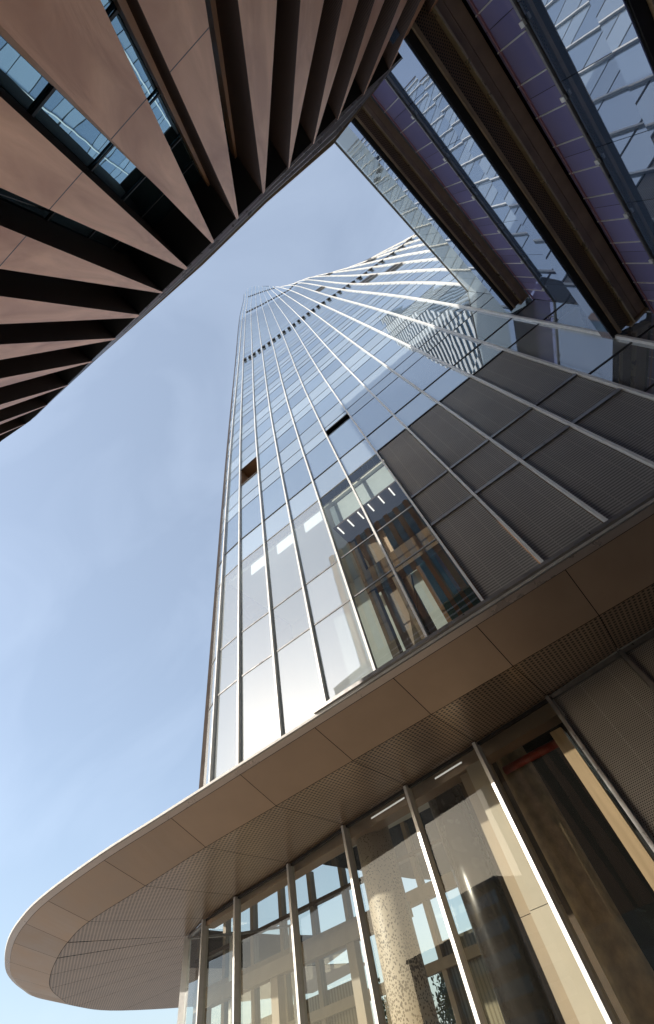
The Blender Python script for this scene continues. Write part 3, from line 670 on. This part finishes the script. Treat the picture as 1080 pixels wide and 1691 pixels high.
def ledge(h, d, thick, s0=.2, s1=None):
    s1 = SEND - .28 if s1 is None else s1
    root = MB(); root.bar(W(s0, h + thick / 2 + .06, d / 2 + .02), W(s1, h + thick / 2 + .06, d / 2 + .02), NN, d - .04, (0, 0, 1), thick)
    o = root.build('ledge', m_dark, wing)
    def plate(a, c, z0, z1, name, mat):          # underside plate between distances a..c from the glass
        b = MB(); b.bar(W(s0, h + (z0 + z1) / 2, (a + c) / 2 * 1), W(s1, h + (z0 + z1) / 2, (a + c) / 2), NN, c - a, (0, 0, 1), z1 - z0); q = b.build(name, mat, o); return q
    k = d / 1.0
    plate(.03 * k, .255 * k, -.0, .055, 'soffit_plate', m_bronze); plate(.265 * k, .43 * k, -.0, .055, 'soffit_plate', m_bronze)
    plate(.44 * k, .475 * k, -.10, .055, 'drip_lip', m_bronze_l)
    plate(.476 * k, .78 * k, .035, .058, 'inset_mesh', m_bronze_mesh)
    plate(.785 * k, .855 * k, -.02, .055, 'flange', m_bronze)
    plate(.86 * k, 1.0 * k, .03, .056, 'edge_strip', m_black)
    b = MB(); b.box(W(s1 + .04, h + .05, d * .30), U * .035, NN * d * .27, (0, 0, .13)); b.build('end_plate', m_bronze, o)
    b = MB(); b.bar(W(s0, h + .25, d + .02), W(s1 + .05, h + .25, d + .02), NN, .03, (0, 0, 1), .38); b.build('edge_glass', m_glass_b3, o)
    return o
ledge(15.25, .74, .3); ledge(9.98, 1.0, .3); ledge(5.95, 1.0, .3)

# ------------------------------------------------------------------ copper building (upper left)
HT = 11.0
def tipy(x): return -.665 + .039 * x - (.03 * (x + 5.5) ** 2 if x < -5.5 else 0)
cop = empty('copper_building', (-1, -6, 0), 'brown copper clad building with slanted pointed fins leaning overhead', 'building')
tips = [-6.08, -5.27, -4.36, -3.52, -2.72, -1.87, -1.08, -.22, .53, 1.31, 2.04, 2.72, 3.38, 4.05, 4.70, 5.25]
upx = [-6.05, -5.24, -4.32, -3.46, -2.62, -1.83, -1.01, -.16, .59, 1.37, 2.08, 2.76, 3.40, 4.09, 4.74, 5.29]
tips = [tips[0] - .85 * k for k in (4, 3, 2, 1)] + tips; upx = [upx[0] - .85 * k for k in (4, 3, 2, 1)] + upx
HLO = 1.6
def Lp(x, h): return V((x, tipy(x) - .118 * (HT - h), EYE + h))       # leaning front plane
yb = lambda x, h=-1.6: -2.12 + .039 * x - (.03 * (x + 5.5) ** 2 if x < -5.5 else 0) + .042 * (h + 1.6)                                        # recessed window wall
XL, XR = -10.3, 5.42
b = MB(); [b.face([(xa + .55, yb(xa + .55), 0), (xa, yb(xa), 0), (xa, yb(xa, 11.2) + j, EYE + 11.2), (xa + .55, yb(xa + .55, 11.2) + j, EYE + 11.2)]) for xa, j in [(XL + .555 * k, random.uniform(-.02, .02)) for k in range(29)]]; b.build('recess_glass', m_glass_cop, cop)
for h in (3.2, 5.0, 6.6, 8.2, 9.6):
    b = MB(); [b.bar((xa, yb(xa, h) + .012, EYE + h), (xc, yb(xc, h) + .012, EYE + h), (0, 1, 0), .012, (0, 0, 1), .05) for xa, xc in ((XL, -8.8), (-8.8, -7.2), (-7.2, -5.5), (-5.5, XR))]; b.build('recess_transom', m_dark, cop)
b = MB(); b.abox((XL, -16, 0), (XR, yb(XL) - .06, EYE + 11.2)); b.build('body', m_bronze, cop)
for lo, up in zip(tips, upx):
    T0, T1 = Lp(lo, HT), Lp(up, HT); xb = up + .067 * (HT - HLO); B0, B1 = Lp(lo, HLO), Lp(xb, HLO)
    T0b, T1b, B0b, B1b = [V((p.x, yb(p.x, p.z - EYE) + .025, p.z)) for p in (T0, T1, B0, B1)]
    b = MB(); b.face([B1, B0, T0, T1]); b.face([T0, T0b, T1b, T1]); b.face([B0, B1, B1b, B0b])
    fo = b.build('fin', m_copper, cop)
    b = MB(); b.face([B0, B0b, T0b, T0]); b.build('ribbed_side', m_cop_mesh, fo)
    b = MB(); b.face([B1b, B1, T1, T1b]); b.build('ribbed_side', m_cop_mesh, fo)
    b = MB(); e = V((-.035, .0, 0)); b.bar(B0b + e + V((0, .07, 0)), T0b + e + V((0, .07, 0)), (1, 0, 0), .06, (0, 1, 0), .13); b.build('edge_frame', m_cop_edge, fo)
# crown: stepped thin ledges running to the roof edge
RE = [(-10.4, -1.66), (-8.47, -1.34), (-6.75, -1.05), (-1.30, -.625), (-.77, -.585), (1.4, -.50), (3.40, -.325), (4.75, -.45), (5.70, -.54)]
def re_y(x):
    for (a, ya), (c, yc) in zip(RE[:-1], RE[1:]):
        if x <= c: return ya + (yc - ya) * (x - a) / (c - a)
    return RE[-1][1]
XSN = [-10.3, -8.6] + [p[0] for p in RE[2:-1]] + [5.42]
def crown(t, h0, h1, name, mat, xr=5.42):
    b = MB()
    for xa, xc in zip(XSN[:-1], XSN[1:]):
        ya, yc = tipy(xa) * (1 - t) + re_y(xa) * t, tipy(xc) * (1 - t) + re_y(xc) * t
        z0, z1 = EYE + h0, EYE + h1
        b.face([(xa, ya, z0), (xc, yc, z0), (xc, yc, z1), (xa, ya, z1)]); b.face([(xa, ya - 1.6, z0), (xc, yc - 1.6, z0), (xc, yc, z0), (xa, ya, z0)])
        b.face([(xa, ya, z1), (xc, yc, z1), (xc, yc - 1.6, z1), (xa, ya - 1.6, z1)])
    b.face([(XSN[-1], tipy(XSN[-1]) * (1 - t) + re_y(XSN[-1]) * t, EYE + h0), (XSN[-1], -2, EYE + h0), (XSN[-1], -2, EYE + h1), (XSN[-1], tipy(XSN[-1]) * (1 - t) + re_y(XSN[-1]) * t, EYE + h1)])
    return b.build(name, mat, cop)
crown(-.25, 11.0, 11.05, 'crown_soffit', m_dark)
crown(.02, 11.06, 11.12, 'crown_ledge', m_alu_line); crown(-.15, 11.13, 11.34, 'crown_band', m_dark)
crown(.38, 11.35, 11.43, 'crown_ledge', m_alu_line); crown(.2, 11.44, 11.66, 'crown_band', m_dark)
crown(.70, 11.67, 11.75, 'crown_ledge', m_alu_line); crown(.55, 11.76, 12.08, 'crown_band', m_dark)
crown(1.0, 12.09, 12.2, 'crown_ledge', m_bronze)
# unseen set-back block, added to shade the tower; copper and teal strips show only mirrored
b = MB(); b.abox((-9.0, -15, EYE + 11.3), (4.9, -3.0, EYE + 23.5)); b.build('shade_block', m_glass_cop, cop)
for k in range(15):
    x0 = -8.9 + k * .92; b = MB(); b.abox((x0, -2.999, EYE + 11.5), (x0 + .40, -2.9, EYE + 23.497)); b.build('shade_block_strip', m_copper, cop)

# ------------------------------------------------------------------ reflected skyscraper behind the copper building
sk = empty('banded_skyscraper', (38, -30, 0), 'distant high-rise with pale horizontal bands mirrored in the tower glass', 'skyscraper')
A_, B_, Cc, Dd = V((26.5, -36)), V((28, -17)), V((49, -23)), V((47, -42))
def prism(b, P, z0, z1, mi=0, grow=0):
    c = sum(P, V((0, 0))) / len(P); Q = [p + (p - c).normalized() * grow for p in P]
    b.rings([[V((p.x, p.y, z0)) for p in Q], [V((p.x, p.y, z1)) for p in Q]], mi)
quad = [A_, Dd, Cc, B_]
b = MB(); prism(b, quad, 0, 148); b.build('body', glass('skyscraper_glass', (.4, .55, .7), (.03, .06, .10), .2), sk)
bandm = solid('pale_band', (.62, .66, .70), .5)
for k in range(47):
    b = MB(); prism(b, quad, 6 + k * 3, 7.3 + k * 3, 0, .35); b.build('band', bandm, sk)

# ------------------------------------------------------------------ trees and a low block seen through the lobby
leaf_m = solid('leaf_green', (.11, .15, .035), .7, 0, .4, 1.5); bark = solid('bark', (.10, .07, .05), .9)
def tree(x, y, h, r, seed, label):
    rnd = random.Random(seed); o = empty('street_tree', (x, y, 0), label, 'tree', 'trees beyond the lobby')
    b = MB(); b.tube([(x, y, 0), (x + .1, y, h * .3), (x - .05, y + .1, h * .62)], [.16, .12, .06], 8)
    for k in range(6):
        a = k * 1.05; b.tube([(x, y, h * (.35 + .04 * k)), (x + math.cos(a) * r * .6, y + math.sin(a) * r * .6, h * (.58 + .04 * k))], [.06, .02], 6)
    b.build('trunk', bark, o)
    b = MB()
    cl = [V((x, y, h * .7)) + V((rnd.gauss(0, r * .45), rnd.gauss(0, r * .45), rnd.gauss(0, h * .13))) for _ in range(30)]
    for c in cl:
        for _ in range(230):
            p = c + V((rnd.gauss(0, .2), rnd.gauss(0, .2), rnd.gauss(0, .18))); a = V((rnd.gauss(0, 1), rnd.gauss(0, 1), rnd.gauss(0, 1))).normalized(); q = a.orthogonal().normalized()
            l = rnd.uniform(.035, .085); b.face([p - a * l, p + q * l * .45, p + a * l, p - q * l * .45])
    b.build('crown', leaf_m, o)
tree(-10.6, 17.6, 3.1, .95, 3, 'bushy green tree beyond the lobby just right of the speckled column')
tree(-15.5, 18.5, 2.7, .9, 5, 'smallest green tree beyond the lobby toward the rounded canopy tip')
tree(-8.6, 18.6, 3.4, 1.0, 9, 'tallest green tree beyond the lobby, nearest the stone pier')

# ------------------------------------------------------------------ low blocks across the plaza, mirrored in the lobby glass
def block(x0, x1, y0, y1, h, wall, label):
    o = empty('office_block', ((x0 + x1) / 2, (y0 + y1) / 2, 0), label, 'building', 'low blocks across the plaza')
    b = MB(); b.abox((x0, y0, 0), (x1, y1, h)); b.build('wall', wall, o)
    b = MB(); b.abox((x0 - .3, y0 - .3, h + .003), (x1 + .3, y1 + .3, h + .5)); b.build('roof', m_grey_alu, o)
    z = 1.2
    while z < h - 2:
        b = MB(); b.abox((x0 + .6, y1 + .002, z), (x1 - .6, y1 + .06, z + 1.6)); b.build('window_band', m_glass_cop, o); z += 3.3
block(-82, -64, -82, -66, 13.0, m_pink, 'pinkish low block, the widest and farthest left across the plaza')
block(-62, -51, -80, -64, 17.0, m_conc, 'brown plastered block, the tallest of the low row across the plaza')
block(-49, -37, -80, -62, 12.0, m_whitewall, 'white plastered low block across the plaza')
block(-35, -18, -80, -62, 15.0, m_stone, 'pale stone faced block nearest the copper building across the plaza')
